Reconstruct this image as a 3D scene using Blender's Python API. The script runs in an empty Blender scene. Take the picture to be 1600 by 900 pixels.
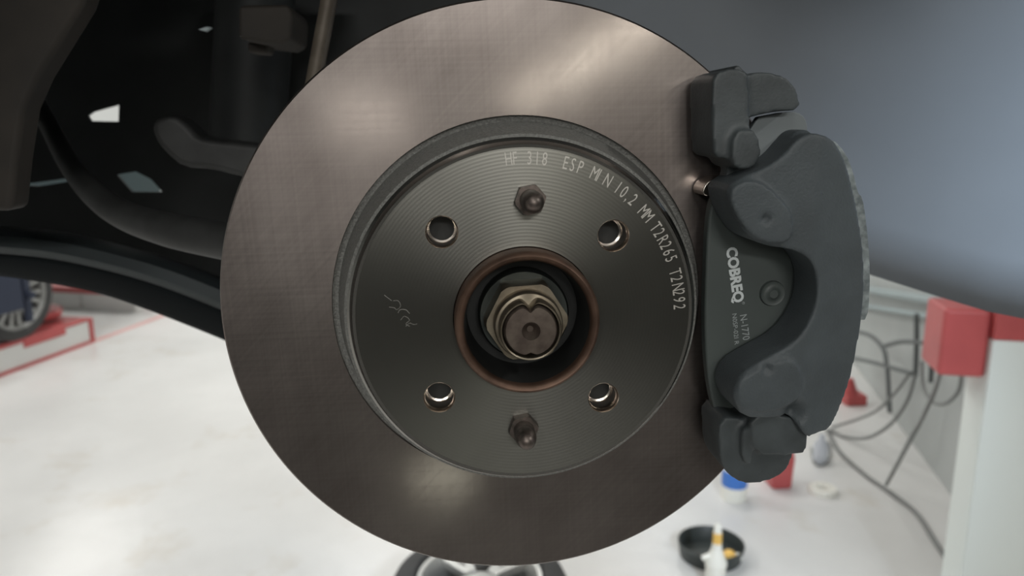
import bpy, bmesh, math, random
from mathutils import Vector, Matrix, noise
random.seed(7)
C = bpy.context.scene.collection
SC = bpy.context.scene
PI = math.pi
HZ = 1.5                      # height of the raised wheel hub above the workshop floor

# ---------------------------------------------------------------- camera
CAM = Vector((-0.0322, -0.3281, 0.0770 + HZ)); PITCH = 0.20864; YAW = 0.08789; FPX = 1196.5
cd = bpy.data.cameras.new('camera'); cam = bpy.data.objects.new('camera', cd); C.objects.link(cam)
cam.location = CAM; cam.rotation_euler = (PI/2 - PITCH, 0, -YAW)
cd.sensor_width = 36; cd.lens = 36*FPX/1600; cd.clip_start = 0.01; cd.clip_end = 60
cd.dof.use_dof = True; cd.dof.focus_distance = 0.315; cd.dof.aperture_fstop = 11
SC.camera = cam
# ---------------------------------------------------------------- world, lamps, exposure
w = bpy.data.worlds.new('world'); SC.world = w; w.use_nodes = True
w.node_tree.nodes['Background'].inputs[0].default_value = (0.75, 0.82, 0.9, 1)
w.node_tree.nodes['Background'].inputs[1].default_value = 0.25
SC.view_settings.view_transform = 'Standard'; SC.view_settings.look = 'None'
SC.view_settings.gamma = 1; SC.view_settings.exposure = 0.0
def lamp(name, loc, size, power, col=(1, .985, .955), target=None, spread=PI):
    l = bpy.data.lights.new(name, 'AREA'); l.shape = 'RECTANGLE'; l.size, l.size_y = size
    l.energy = power; l.color = col; l.spread = spread
    o = bpy.data.objects.new(name, l); C.objects.link(o); o.location = loc
    d = (Vector(target) - Vector(loc)) if target else Vector((0, 0, -1))
    o.rotation_euler = d.to_track_quat('-Z', 'Y').to_euler()
    return o
for (x, y) in ((-5.0, 9.2), (-0.8, 9.0), (2.3, 8.0), (-5, 5), (-2.2, 4.6), (0.8, 4.4), (-3.6, 1.6), (4.2, 2.0)):
    lamp('ceiling_lamp', (x, y, 4.1), (1.4, .3), 60 if x < 0 else 38)
lamp('ceiling_lamp', (-0.9, -2.6, 4.1), (.3, 1.4), 16)
lamp('ceiling_lamp', (3.2, -2.2, 4.1), (.3, 1.4), 75)
lamp('ring_fill', (0.3, -5.6, 3.3), (1.6, .3), 75, target=(0, 0, 1.5))  # added panels behind the camera that brighten the upper disc
lamp('ring_fill', (-1.9, -5.2, 3.0), (.5, .8), 30, target=(0, 0, 1.5))
t_ = lamp('streak_panel', (1.10, -5.2, 2.12), (1.5, .10), 10, (1, .97, .86), target=(0, 0, 1.6))  # tilted panel standing in for a receding ceiling lamp row, makes disc streak
t_.rotation_euler = (PI/2, 0, 0); t_.rotation_euler.rotate_axis('Z', math.radians(31))
lamp('doorway_light', (-.55, -5.2, 1.62), (.5, .35), 3.2, (1, .97, .9), target=(0, 0, 1.6))
lamp('low_glint_panel', (-.06, -2.2, .36), (.22, .12), .28, (.95, 1, .85), target=(0, 0, 1.45))  # added panel standing in for lamp glare off the floor
sp = bpy.data.lights.new('veil_spot', 'SPOT'); sp.energy = 200; sp.color = (.70, .84, 1); sp.spot_size = math.radians(50); sp.spot_blend = 1; sp.shadow_soft_size = .06  # added cool spot that gives the liner its bluish lens veil
so = bpy.data.objects.new('veil_spot', sp); C.objects.link(so); so.location = (.90, -.75, 1.98)
so.rotation_euler = (Vector((.775, .0, 1.60))-so.location).to_track_quat('-Z', 'Y').to_euler()

# ---------------------------------------------------------------- helpers
def ray(px, py):
    cp, sp, cy, sy = math.cos(PITCH), math.sin(PITCH), math.cos(YAW), math.sin(YAW)
    F = Vector((sy*cp, cy*cp, -sp)); R = Vector((cy, -sy, 0)); U = R.cross(F)
    return F + R*((px-800)/FPX) - U*((py-450)/FPX)
def at(px, py, Y):            # point of the vertical plane at depth Y
    d = ray(px, py); return CAM + d*((Y - CAM.y)/d.y)
def proj(p):
    cp, sp, cy, sy = math.cos(PITCH), math.sin(PITCH), math.cos(YAW), math.sin(YAW)
    F = Vector((sy*cp, cy*cp, -sp)); R = Vector((cy, -sy, 0)); U = R.cross(F); d = Vector(p)-CAM
    return 800+FPX*d.dot(R)/d.dot(F), 450-FPX*d.dot(U)/d.dot(F)
def fl(px, py, z=0.0):        # point at height z
    d = ray(px, py); return CAM + d*((z - CAM.z)/d.z)
def onp(px, py, p, n):
    d = ray(px, py); return CAM + d*((Vector(p)-CAM).dot(n)/d.dot(n))
AZ = math.radians(17)
E_ = Vector((math.sin(AZ), math.cos(AZ), 0)); N_ = Vector((math.cos(AZ), -math.sin(AZ), 0))   # the room's own axes

def mat(name, col, rough=.5, metal=0, spec=.5, noise_amt=0, noise_scale=20, bump=0, bump_scale=200, col2=None):
    m = bpy.data.materials.new(name); m.use_nodes = True
    nt = m.node_tree; b = nt.nodes['Principled BSDF']
    b.inputs['Base Color'].default_value = (*col, 1); b.inputs['Roughness'].default_value = rough
    b.inputs['Metallic'].default_value = metal; b.inputs['Specular IOR Level'].default_value = spec
    tc = nt.nodes.new('ShaderNodeTexCoord')
    if noise_amt or col2:
        n = nt.nodes.new('ShaderNodeTexNoise'); n.inputs['Scale'].default_value = noise_scale; n.inputs['Detail'].default_value = 5
        nt.links.new(tc.outputs['Object'], n.inputs['Vector'])
        r = nt.nodes.new('ShaderNodeValToRGB')
        c2 = col2 or tuple(c*(1-noise_amt) for c in col)
        r.color_ramp.elements[0].position = .35; r.color_ramp.elements[1].position = .65
        r.color_ramp.elements[0].color = (*c2, 1); r.color_ramp.elements[1].color = (*col, 1)
        nt.links.new(n.outputs['Fac'], r.inputs[0]); nt.links.new(r.outputs[0], b.inputs['Base Color'])
    if bump:
        n = nt.nodes.new('ShaderNodeTexNoise'); n.inputs['Scale'].default_value = bump_scale; n.inputs['Detail'].default_value = 3
        nt.links.new(tc.outputs['Object'], n.inputs['Vector'])
        bp = nt.nodes.new('ShaderNodeBump'); bp.inputs['Strength'].default_value = bump; bp.inputs['Distance'].default_value = .001
        nt.links.new(n.outputs['Fac'], bp.inputs['Height']); nt.links.new(bp.outputs[0], b.inputs['Normal'])
    return m

def base_of(bm):
    xs = [v.co.x for v in bm.verts]; ys = [v.co.y for v in bm.verts]; zs = [v.co.z for v in bm.verts]
    return Vector(((min(xs)+max(xs))/2, (min(ys)+max(ys))/2, min(zs)))
def obj(name, bm, m, parent=None, smooth=40, bevel=0, seg=3, label=None, org=None):   # bm is in world coordinates
    wp = parent['wpos'] if parent is not None else (org or base_of(bm))
    wp = Vector(wp)
    bmesh.ops.translate(bm, verts=bm.verts, vec=-wp)
    bmesh.ops.recalc_face_normals(bm, faces=bm.faces)
    me = bpy.data.meshes.new(name); bm.to_mesh(me); bm.free()
    o = bpy.data.objects.new(name, me); C.objects.link(o); me.materials.append(m)
    if smooth:
        me.shade_smooth()
        if not bevel: me.set_sharp_from_angle(angle=math.radians(smooth))
    if bevel:
        b = o.modifiers.new('bevel', 'BEVEL'); b.width = bevel; b.segments = seg; b.limit_method = 'ANGLE'
        b.angle_limit = math.radians(35); b.harden_normals = True
    if parent is not None: o.parent = parent; o['wpos'] = tuple(wp)
    else: o.location = wp; o['wpos'] = tuple(wp)
    if label: o['label'] = label
    return o
def tag(o, label, cat, group=None):
    o['label'] = label; o['category'] = cat
    if group: o['group'] = group
    return o
def thing(name, label, cat, loc, group=None):
    o = bpy.data.objects.new(name, None); C.objects.link(o); o.location = loc; o['wpos'] = tuple(loc)
    o.empty_display_size = .05
    return tag(o, label, cat, group)
def struct(name, bm, m, **k):
    o = obj(name, bm, m, None, **k); o['kind'] = 'structure'; return o

def lathe(bm, prof, c, axis='Y', n=96, closed=True):     # prof = [(radius, along)]
    rings = []
    for r, a in prof:
        if r < 1e-6:
            p = (0, a, 0) if axis == 'Y' else (0, 0, a)
            rings.append([bm.verts.new(Vector(p)+Vector(c))]); continue
        rg = []
        for i in range(n):
            t = 2*PI*i/n
            p = (r*math.cos(t), a, r*math.sin(t)) if axis == 'Y' else (r*math.cos(t), r*math.sin(t), a)
            rg.append(bm.verts.new(Vector(p)+Vector(c)))
        rings.append(rg)
    pairs = list(zip(rings, rings[1:]))
    if closed: pairs.append((rings[-1], rings[0]))
    for A, B in pairs:
        if len(A) == 1 and len(B) == 1: continue
        for i in range(n):
            j = (i+1) % n
            if len(A) == 1: bm.faces.new((A[0], B[j], B[i]))
            elif len(B) == 1: bm.faces.new((A[i], A[j], B[0]))
            else: bm.faces.new((A[i], A[j], B[j], B[i]))
    return bm
def smooth_poly(pts, it=2):
    for _ in range(it):
        q = []
        for i in range(len(pts)):
            a, b = pts[i], pts[(i+1) % len(pts)]
            q += [(a[0]*.75+b[0]*.25, a[1]*.75+b[1]*.25), (a[0]*.25+b[0]*.75, a[1]*.25+b[1]*.75)]
        pts = q
    return pts
def prism_y(bm, pts, y0, y1):      # pts = [(x, z)] world; solid between depths y0 (front) and y1
    A = [bm.verts.new((x, y0, z)) for x, z in pts]; B = [bm.verts.new((x, y1, z)) for x, z in pts]
    bm.faces.new(A); bm.faces.new(B[::-1])
    n = len(pts)
    for i in range(n):
        j = (i+1) % n; bm.faces.new((A[i], A[j], B[j], B[i]))
    return bm
def traced(px, Y, it=1):           # outline at the real depth Y -> [(x, z)]
    o = [at(a, b, Y) for a, b in px]
    return smooth_poly([(p.x, p.z) for p in o], it)
def box(bm, c, s, rz=0):
    r = bmesh.ops.create_cube(bm, size=1)
    M = Matrix.Translation(c) @ Matrix.Rotation(rz, 4, 'Z') @ Matrix.Diagonal((*s, 1))
    bmesh.ops.transform(bm, matrix=M, verts=r['verts']); return bm
def cyl(bm, p0, p1, r0, r1=None, n=24):
    p0, p1 = Vector(p0), Vector(p1); d = p1-p0
    r = bmesh.ops.create_cone(bm, cap_ends=True, segments=n, radius1=r0, radius2=r0 if r1 is None else r1, depth=d.length)
    M = Matrix.Translation((p0+p1)/2) @ d.to_track_quat('Z', 'Y').to_matrix().to_4x4()
    bmesh.ops.transform(bm, matrix=M, verts=r['verts']); return bm
def catmull(P, k=8):
    P = [Vector(p) for p in P]; Q = [P[0]*2-P[1]] + P + [P[-1]*2-P[-2]]; out = []
    for i in range(1, len(Q)-2):
        a, b, c, d = Q[i-1:i+3]
        for s in range(k):
            t = s/k
            out.append(.5*((2*b)+(c-a)*t+(2*a-5*b+4*c-d)*t*t+(3*b-a-3*c+d)*t**3))
    out.append(P[-1]); return out
def tube(bm, P, r, n=12, k=8):     # r: number or list per control point
    path = catmull(P, k)
    if not isinstance(r, (list, tuple)): rr = [r]*len(path)
    else:
        rr = []
        for i in range(len(path)):
            f = i/k; j = min(int(f), len(r)-2); t = f-j; rr.append(r[j]*(1-t)+r[j+1]*t)
    up = Vector((0.13, 0.2, 1)).normalized(); rings = []
    for i, p in enumerate(path):
        d = (path[min(i+1, len(path)-1)]-path[max(i-1, 0)]).normalized()
        u = d.cross(up); 
        if u.length < 1e-3: u = d.cross(Vector((1, 0, 0)))
        u.normalize(); v = u.cross(d); up = v
        rings.append([bm.verts.new(p+u*rr[i]*math.cos(2*PI*q/n)+v*rr[i]*math.sin(2*PI*q/n)) for q in range(n)])
    for A, B in zip(rings, rings[1:]):
        for q in range(n):
            s = (q+1) % n; bm.faces.new((A[q], A[s], B[s], B[q]))
    bm.faces.new(rings[0][::-1]); bm.faces.new(rings[-1]); return bm
def text_bm(bm, s, size, P, u, v, spacing=1.0, bold=0):
    cu = bpy.data.curves.new('lettering', 'FONT'); cu.body = s; cu.size = size; cu.space_character = spacing
    cu.offset = bold; cu.resolution_u = 3
    o = bpy.data.objects.new('lettering', cu); C.objects.link(o)
    dg = bpy.context.evaluated_depsgraph_get(); me = bpy.data.meshes.new_from_object(o.evaluated_get(dg))
    bpy.data.objects.remove(o); bpy.data.curves.remove(cu)
    vs = [bm.verts.new(Vector(P)+Vector(u)*q.co.x+Vector(v)*q.co.y) for q in me.vertices]
    for f in me.polygons:
        try: bm.faces.new([vs[i] for i in f.vertices])
        except ValueError: pass
    wd = max((q.co.x for q in me.vertices), default=0); bpy.data.meshes.remove(me); return wd
def NB(): return bmesh.new()

# ---------------------------------------------------------------- special materials
def disc_metal(name, col, col2, rough, aniso, rot=0, grooves=0, hatch=0, groove_pitch=.0014, roughvar=0, polish=None):
    m = bpy.data.materials.new(name); m.use_nodes = True; nt = m.node_tree; N = nt.nodes; L = nt.links
    b = N['Principled BSDF']; b.inputs['Metallic'].default_value = 1; b.inputs['Roughness'].default_value = rough
    b.inputs['Anisotropic'].default_value = aniso; b.inputs['Anisotropic Rotation'].default_value = rot
    tg = N.new('ShaderNodeTangent'); tg.direction_type = 'RADIAL'; tg.axis = 'Y'; L.new(tg.outputs[0], b.inputs['Tangent'])
    tc = N.new('ShaderNodeTexCoord')
    n1 = N.new('ShaderNodeTexNoise'); n1.inputs['Scale'].default_value = 26; n1.inputs['Detail'].default_value = 4
    L.new(tc.outputs['Object'], n1.inputs['Vector'])
    r = N.new('ShaderNodeValToRGB'); r.color_ramp.elements[0].position = .3; r.color_ramp.elements[1].position = .7
    r.color_ramp.elements[0].color = (*col2, 1); r.color_ramp.elements[1].color = (*col, 1)
    L.new(n1.outputs['Fac'], r.inputs[0]); L.new(r.outputs[0], b.inputs['Base Color'])
    h = None
    def add(a, c):
        if a is None: return c
        k = N.new('ShaderNodeMath'); k.operation = 'ADD'; L.new(a, k.inputs[0]); L.new(c, k.inputs[1]); return k.outputs[0]
    def mul(a, f):
        k = N.new('ShaderNodeMath'); k.operation = 'MULTIPLY'; L.new(a, k.inputs[0]); k.inputs[1].default_value = f; return k.outputs[0]
    if grooves:
        sx = N.new('ShaderNodeVectorMath'); sx.operation = 'MULTIPLY'; sx.inputs[1].default_value = (1, 0, 1); L.new(tc.outputs['Object'], sx.inputs[0])
        ln = N.new('ShaderNodeVectorMath'); ln.operation = 'LENGTH'; L.new(sx.outputs[0], ln.inputs[0])
        s = N.new('ShaderNodeMath'); s.operation = 'SINE'; L.new(mul(ln.outputs['Value'], 2*PI/groove_pitch), s.inputs[0])
        h = add(h, mul(s.outputs[0], grooves))
    if hatch:
        for ang in (0.06, 1.62, -.8):
            mq = N.new('ShaderNodeMapping'); mq.inputs['Rotation'].default_value = (0, ang, 0); L.new(tc.outputs['Object'], mq.inputs['Vector'])
            mp = N.new('ShaderNodeMapping'); mp.inputs['Scale'].default_value = (1200, 1, 14)
            L.new(mq.outputs[0], mp.inputs['Vector'])
            n = N.new('ShaderNodeTexNoise'); n.inputs['Scale'].default_value = 1; n.inputs['Detail'].default_value = 2; L.new(mp.outputs[0], n.inputs['Vector'])
            h = add(h, mul(n.outputs['Fac'], hatch))
    if h is not None:
        bp = N.new('ShaderNodeBump'); bp.inputs['Strength'].default_value = 1; bp.inputs['Distance'].default_value = .0001
        L.new(h, bp.inputs['Height']); L.new(bp.outputs[0], b.inputs['Normal'])
    if roughvar:
        n2 = N.new('ShaderNodeTexNoise'); n2.inputs['Scale'].default_value = 14; n2.inputs['Detail'].default_value = 3
        mp = N.new('ShaderNodeMapping'); mp.inputs['Location'].default_value = (3, 1, 2); L.new(tc.outputs['Object'], mp.inputs['Vector']); L.new(mp.outputs[0], n2.inputs['Vector'])
        mr = N.new('ShaderNodeMapRange'); mr.inputs[3].default_value = rough-roughvar; mr.inputs[4].default_value = rough+roughvar
        mr.inputs[1].default_value = .3; mr.inputs[2].default_value = .7
        L.new(n2.outputs['Fac'], mr.inputs[0]); L.new(mr.outputs[0], b.inputs['Roughness'])
    if polish:                                                # smoother grinding marks crossing the rougher ground surface
        rg, lo, hi = polish
        p = N.new('ShaderNodeBsdfPrincipled'); p.inputs['Metallic'].default_value = 1; p.inputs['Roughness'].default_value = rg
        p.inputs['Anisotropic'].default_value = 0
        L.new(r.outputs[0], p.inputs['Base Color'])
        if h is not None: L.new(bp.outputs[0], p.inputs['Normal'])
        acc = None
        for ang, sx_, sz_ in ((0.05, 700, 12), (1.6, 700, 12), (-.75, 500, 14)):
            mq = N.new('ShaderNodeMapping'); mq.inputs['Rotation'].default_value = (0, ang, 0); L.new(tc.outputs['Object'], mq.inputs['Vector'])
            mp = N.new('ShaderNodeMapping'); mp.inputs['Scale'].default_value = (sx_, 1, sz_)
            L.new(mq.outputs[0], mp.inputs['Vector'])
            n = N.new('ShaderNodeTexNoise'); n.inputs['Scale'].default_value = 1; n.inputs['Detail'].default_value = 3; L.new(mp.outputs[0], n.inputs['Vector'])
            acc = add(acc, mul(n.outputs['Fac'], 1/3))
        n3 = N.new('ShaderNodeTexNoise'); n3.inputs['Scale'].default_value = 11; n3.inputs['Detail'].default_value = 4; L.new(tc.outputs['Object'], n3.inputs['Vector'])
        acc = add(mul(acc, .4), mul(n3.outputs['Fac'], .6))
        mr = N.new('ShaderNodeMapRange'); mr.inputs[1].default_value = .38; mr.inputs[2].default_value = .62; mr.inputs[3].default_value = lo; mr.inputs[4].default_value = hi
        L.new(acc, mr.inputs[0])
        mx = N.new('ShaderNodeMixShader'); L.new(mr.outputs[0], mx.inputs[0]); L.new(b.outputs[0], mx.inputs[1]); L.new(p.outputs[0], mx.inputs[2])
        L.new(mx.outputs[0], N['Material Output'].inputs['Surface'])
    return m
M = {}
M['ring'] = disc_metal('ground_iron', (.25, .22, .203), (.195, .168, .155), .42, .3, rot=.06, hatch=0, roughvar=.04, polish=(.14, .05, .5))
M['face'] = disc_metal('turned_iron', (.20, .197, .177), (.175, .172, .155), .35, .62, rot=.25, grooves=.06)
M['cast'] = mat('cast_coating', (.21, .21, .195), .62, .3, bump=.6, bump_scale=1400, noise_amt=.35, noise_scale=900)
M['groove'] = mat('dark_groove', (.03, .03, .03), .6)
M['rimmetal'] = mat('rim_metal', (.30, .29, .27), .26, 1)
M['etch'] = mat('etched_mark', (.50, .48, .44), .55, .85)
M['etch_faint'] = mat('faint_etched_mark', (.17, .165, .15), .6, .6)
M['rust'] = mat('rusty_steel', (.17, .105, .075), .5, .75, noise_scale=90, col2=(.09, .055, .04))
M['hubdark'] = mat('dark_hub_steel', (.02, .021, .02), .6, .3)
M['bright'] = mat('bright_steel', (.62, .56, .50), .22, 1)
M['nut'] = mat('zinc_nut', (.27, .235, .18), .40, .9, noise_scale=160, col2=(.18, .15, .11))
M['washer'] = mat('grey_washer', (.08, .09, .085), .4, .9)
M['axle'] = mat('axle_steel', (.13, .105, .085), .5, .7, noise_scale=200, col2=(.08, .06, .05))
M['stud'] = mat('dark_stud', (.16, .13, .115), .42, .8, noise_scale=300, col2=(.08, .07, .06))
M['caliper'] = mat('cast_caliper_paint', (.066, .078, .084), .55, 0, .4, bump=.25, bump_scale=900, noise_amt=.2, noise_scale=60)
M['bracket'] = mat('black_bracket_paint', (.062, .072, .075), .5, 0, .4, bump=.12, bump_scale=900, noise_amt=.3, noise_scale=80)
M['plate'] = mat('grey_plate', (.16, .18, .185), .6, .2)
M['worn'] = mat('worn_lit_edge', (.30, .34, .34), .6, .2, noise_scale=260, col2=(.12, .14, .145))
M['pad'] = mat('pad_backing_paint', (.06, .072, .068), .5, 0, .5)
M['padmat'] = mat('friction_material', (.05, .05, .048), .85)
M['white_print'] = mat('white_print', (.62, .66, .66), .6)
M['grey_print'] = mat('grey_print', (.34, .37, .37), .6)
M['liner'] = mat('liner_plastic', (.165, .182, .20), .6, 0, .3, noise_amt=.12, noise_scale=6)
M['black'] = mat('black_underbody', (.016, .018, .018), .6, 0, .3, noise_amt=.3, noise_scale=20)
M['brownblack'] = mat('brown_dirty_underbody', (.024, .019, .014), .75, noise_amt=.4, noise_scale=30)
M['arm'] = mat('dirty_arm_steel', (.034, .035, .034), .6, .2, noise_amt=.4, noise_scale=40)
M['rod'] = mat('oily_rod', (.11, .092, .07), .55, .3, noise_scale=70, col2=(.07, .055, .04))
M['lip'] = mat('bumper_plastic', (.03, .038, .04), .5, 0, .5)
M['under'] = mat('shaded_lip_plastic', (.009, .011, .012), .9, 0, .05)  # lip plastic with the shade beneath it put into the colour
M['tyre'] = mat('tyre_rubber', (.05, .05, .05), .75, noise_amt=.2)
M['alloy'] = mat('alloy_silver', (.62, .62, .60), .35, .7)
M['redpaint'] = mat('red_paint', (.54, .10, .10), .4, noise_amt=.15, noise_scale=8)
M['whitepaint'] = mat('white_paint', (.74, .74, .72), .4, noise_amt=.05, noise_scale=3)
M['column'] = mat('pale_green_white_paint', (.78, .83, .80), .45)
M['cable'] = mat('grey_rubber', (.22, .225, .22), .6)
M['frame'] = mat('dark_frame_paint', (.10, .11, .11), .5)
M['faded'] = mat('faded_red_line', (.72, .42, .40), .5)
M['alloy_shaded'] = mat('shaded_alloy', (.34, .34, .33), .45, .5)  # alloy darkened for the shade of the parked car
M['navy'] = mat('navy_cover', (.02, .028, .055), .6)
M['car_teal'] = mat('dark_teal_paint', (.03, .05, .055), .35)
M['galv'] = mat('grey_pipe', (.36, .42, .43), .5, .3)
M['pan'] = mat('black_pan_plastic', (.035, .042, .04), .45)
M['yellow'] = mat('yellow_plastic', (.85, .52, .12), .45)
M['ivory'] = mat('ivory_plastic', (.9, .88, .80), .4)
M['blue'] = mat('blue_label', (.06, .2, .62), .5)
M['wall'] = mat('wall_plaster', (.70, .72, .71), .8, noise_amt=.06, noise_scale=2)
M['wall_grey'] = mat('grey_wall_paint', (.47, .49, .48), .75, noise_amt=.1, noise_scale=2)
M['wall_dark'] = mat('unseen_dark_wall', (.05, .052, .055), .7)
M['clear'] = mat('clear_plastic', (.8, .84, .9), .2); M['clear'].node_tree.nodes['Principled BSDF'].inputs['Transmission Weight'].default_value = .35
def floor_mat():
    m = mat('epoxy_floor', (.74, .735, .72), .28); nt = m.node_tree; N = nt.nodes; L = nt.links; b = N['Principled BSDF']
    tc = N.new('ShaderNodeTexCoord')
    def nz(sc, lo, hi, c0, c1):
        n = N.new('ShaderNodeTexNoise'); n.inputs['Scale'].default_value = sc; n.inputs['Detail'].default_value = 6; n.inputs['Roughness'].default_value = .6
        L.new(tc.outputs['Object'], n.inputs['Vector'])
        r = N.new('ShaderNodeValToRGB'); r.color_ramp.elements[0].position = lo; r.color_ramp.elements[1].position = hi
        r.color_ramp.elements[0].color = (*c0, 1); r.color_ramp.elements[1].color = (*c1, 1); L.new(n.outputs['Fac'], r.inputs[0]); return r.outputs[0]
    a = nz(.9, .38, .62, (.68, .675, .66), (.77, .765, .75)); c = nz(2.6, .26, .42, (.84, .79, .72), (1, 1, 1))
    mx = N.new('ShaderNodeMix'); mx.data_type = 'RGBA'; mx.blend_type = 'MULTIPLY'; mx.inputs[0].default_value = .8
    L.new(a, mx.inputs[6]); L.new(c, mx.inputs[7])
    L.new(mx.outputs[2], b.inputs['Base Color'])
    n = N.new('ShaderNodeTexNoise'); n.inputs['Scale'].default_value = 9; L.new(tc.outputs['Object'], n.inputs['Vector'])
    bp = N.new('ShaderNodeBump'); bp.inputs['Strength'].default_value = .25; bp.inputs['Distance'].default_value = .01
    L.new(n.outputs['Fac'], bp.inputs['Height']); L.new(bp.outputs[0], b.inputs['Normal'])
    return m
M['floor'] = floor_mat()
M['floor_dark'] = mat('unseen_dark_floor', (.07, .07, .068), .5, noise_amt=.3, noise_scale=3)

# ================================================================= the setting
def slab(c, s, rz=-AZ): return box(NB(), c, s, rz)
struct('floor', slab((0, 4.2, -.05), (18, 10.8+.2, .1), 0), M['floor'], smooth=0)
struct('unseen_floor_1', slab((0, -4.3, -.05), (18, 6, .1), 0), M['floor_dark'], smooth=0)  # unseen floor, made dark so the lower disc reflects little light
WP = Vector((1.97, 2.0, 0))                                   # a point of the right wall's foot
wc = WP + E_*4.0 + N_*.06
struct('wall_right', slab((wc.x, wc.y, 2.3), (.12, 9.6, 4.6)), M['wall_grey'], smooth=0)
struct('wall_far_right', slab((8.6, 1, 2.3), (.12, 16, 4.6), 0), M['wall'], smooth=0)
struct('wall_back', slab((0, 9.85, 2.3), (18, .12, 4.6), 0), M['wall'], smooth=0)
struct('wall_left', slab((-8.6, 2, 2.3), (.12, 16, 4.6), 0), M['wall'], smooth=0)
struct('wall_front', slab((0, -7.2, 2.3), (18, .12, 4.6), 0), M['wall_dark'], smooth=0)  # unseen wall, kept dark to hold down reflections in the disc
struct('ceiling', slab((0, 1.2, 4.65), (18, 17, .1), 0), M['wall'], smooth=0)

# ================================================================= brake disc
HUB = Vector((0, 0, HZ))
FY = -.0246                                                  # depth of the turned hat face
disc = thing('brake_disc', 'new bare metal brake disc filling the middle of the view', 'brake disc', HUB)
bm = NB(); lathe(bm, [(.0815, 0), (.1277, 0), (.1285, .0008), (.1285, .0112), (.1277, .012), (.0815, .012)], HUB, n=256)
obj('friction_ring', bm, M['ring'], disc, smooth=30)
bm = NB(); lathe(bm, [(.0815, .002), (.0803, .0026), (.0790, .0026), (.0782, .0006), (.0755, -.0125), (.0742, -.0178), (.0740, -.0185),
                      (.0728, -.0190), (.0710, -.0190), (.069, -.012), (.0690, .010), (.0815, .010)], HUB, n=192)
obj('hat_wall', bm, M['cast'], disc, smooth=40)
bm = NB(); lathe(bm, [(.0728, -.0186), (.0727, -.0198), (.0716, -.0208), (.0708, -.0232), (.0700, FY), (.0685, FY+.0002), (.0685, -.0186)], HUB, n=192)
obj('hat_rim', bm, M['rimmetal'], disc, smooth=25)
PHI = -.034
HOLES = [PHI+math.radians(a) for a in (135, 45, -45, -135)]
STUDS = [(.0015, .0485), (-.0008, -.0475)]
bm = NB()
def ringverts(cx, cz, r, y, n):
    vs = [bm.verts.new((HUB.x+cx+r*math.cos(2*PI*i/n), y, HUB.z+cz+r*math.sin(2*PI*i/n))) for i in range(n)]
    for i in range(n): bm.edges.new((vs[i], vs[(i+1) % n]))
    return vs
ringverts(0, 0, .0688, FY, 160); ringverts(0, 0, .0296, FY, 96)
for t in HOLES: ringverts(.049*math.cos(t), .049*math.sin(t), .0066, FY, 40)
for cx, cz in STUDS: ringverts(cx, cz, .0052, FY, 32)
bmesh.ops.triangle_fill(bm, edges=bm.edges[:], use_beauty=True)
for f in bm.faces:
    f.normal_update()
    if f.normal.y > 0: f.normal_flip()
r = bmesh.ops.extrude_face_region(bm, geom=bm.faces[:])
bmesh.ops.translate(bm, verts=[v for v in r['geom'] if isinstance(v, bmesh.types.BMVert)], vec=(0, .0055, 0))
hat_face = obj('hat_face', bm, M['face'], disc, smooth=30)
for t in HOLES:                                               # chamfered bright bores of the four bolt holes
    c = HUB + Vector((.049*math.cos(t), 0, .049*math.sin(t)))
    bm = NB(); lathe(bm, [(.0066, FY-.00012), (.0060, FY+.0008), (.0060, -.0125), (.0052, -.0122), (.0052, -.004), (.0066, -.004)], c, n=40)
    obj('bolt_hole', bm, M['bright'], disc, label='shiny bore of a bolt hole')
bm = NB(); a = math.radians(97.5); Rt = .0622; s = 'HF 318  ESP MIN 10,2 MM T2R265 T2N292'
for k, ch in enumerate(s):
    if ch != ' ':
        u = Vector((math.sin(a), 0, -math.cos(a))); v = Vector((math.cos(a), 0, math.sin(a)))
        text_bm(bm, ch, .0074, HUB + v*Rt + Vector((0, FY-.00006, 0)), u*.60, v)
    a -= (.00292 if ch != ',' else .0018)/Rt*(1.0 if ch != ' ' else .9)
obj('engraved_marking', bm, M['etch'], hat_face, smooth=0, label='pale engraved lettering round the hat face')
bm = NB()
for ln_ in ([(600, 461), (612, 470)], [(608, 480), (616, 481), (620, 484), (626, 478), (622, 470), (614, 470)], [(622, 489), (625, 484), (634, 484), (640, 490)], [(626, 500), (632, 494), (640, 500), (634, 506), (640, 510)], [(634, 510), (640, 505), (646, 507), (652, 506)]):
    tube(bm, [at(x, y, FY-.0001) for x, y in ln_], .00022, 6, 3)
obj('scratched_mark', bm, M['etch_faint'], hat_face, label='faint scribble on the left of the hat face')

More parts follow.
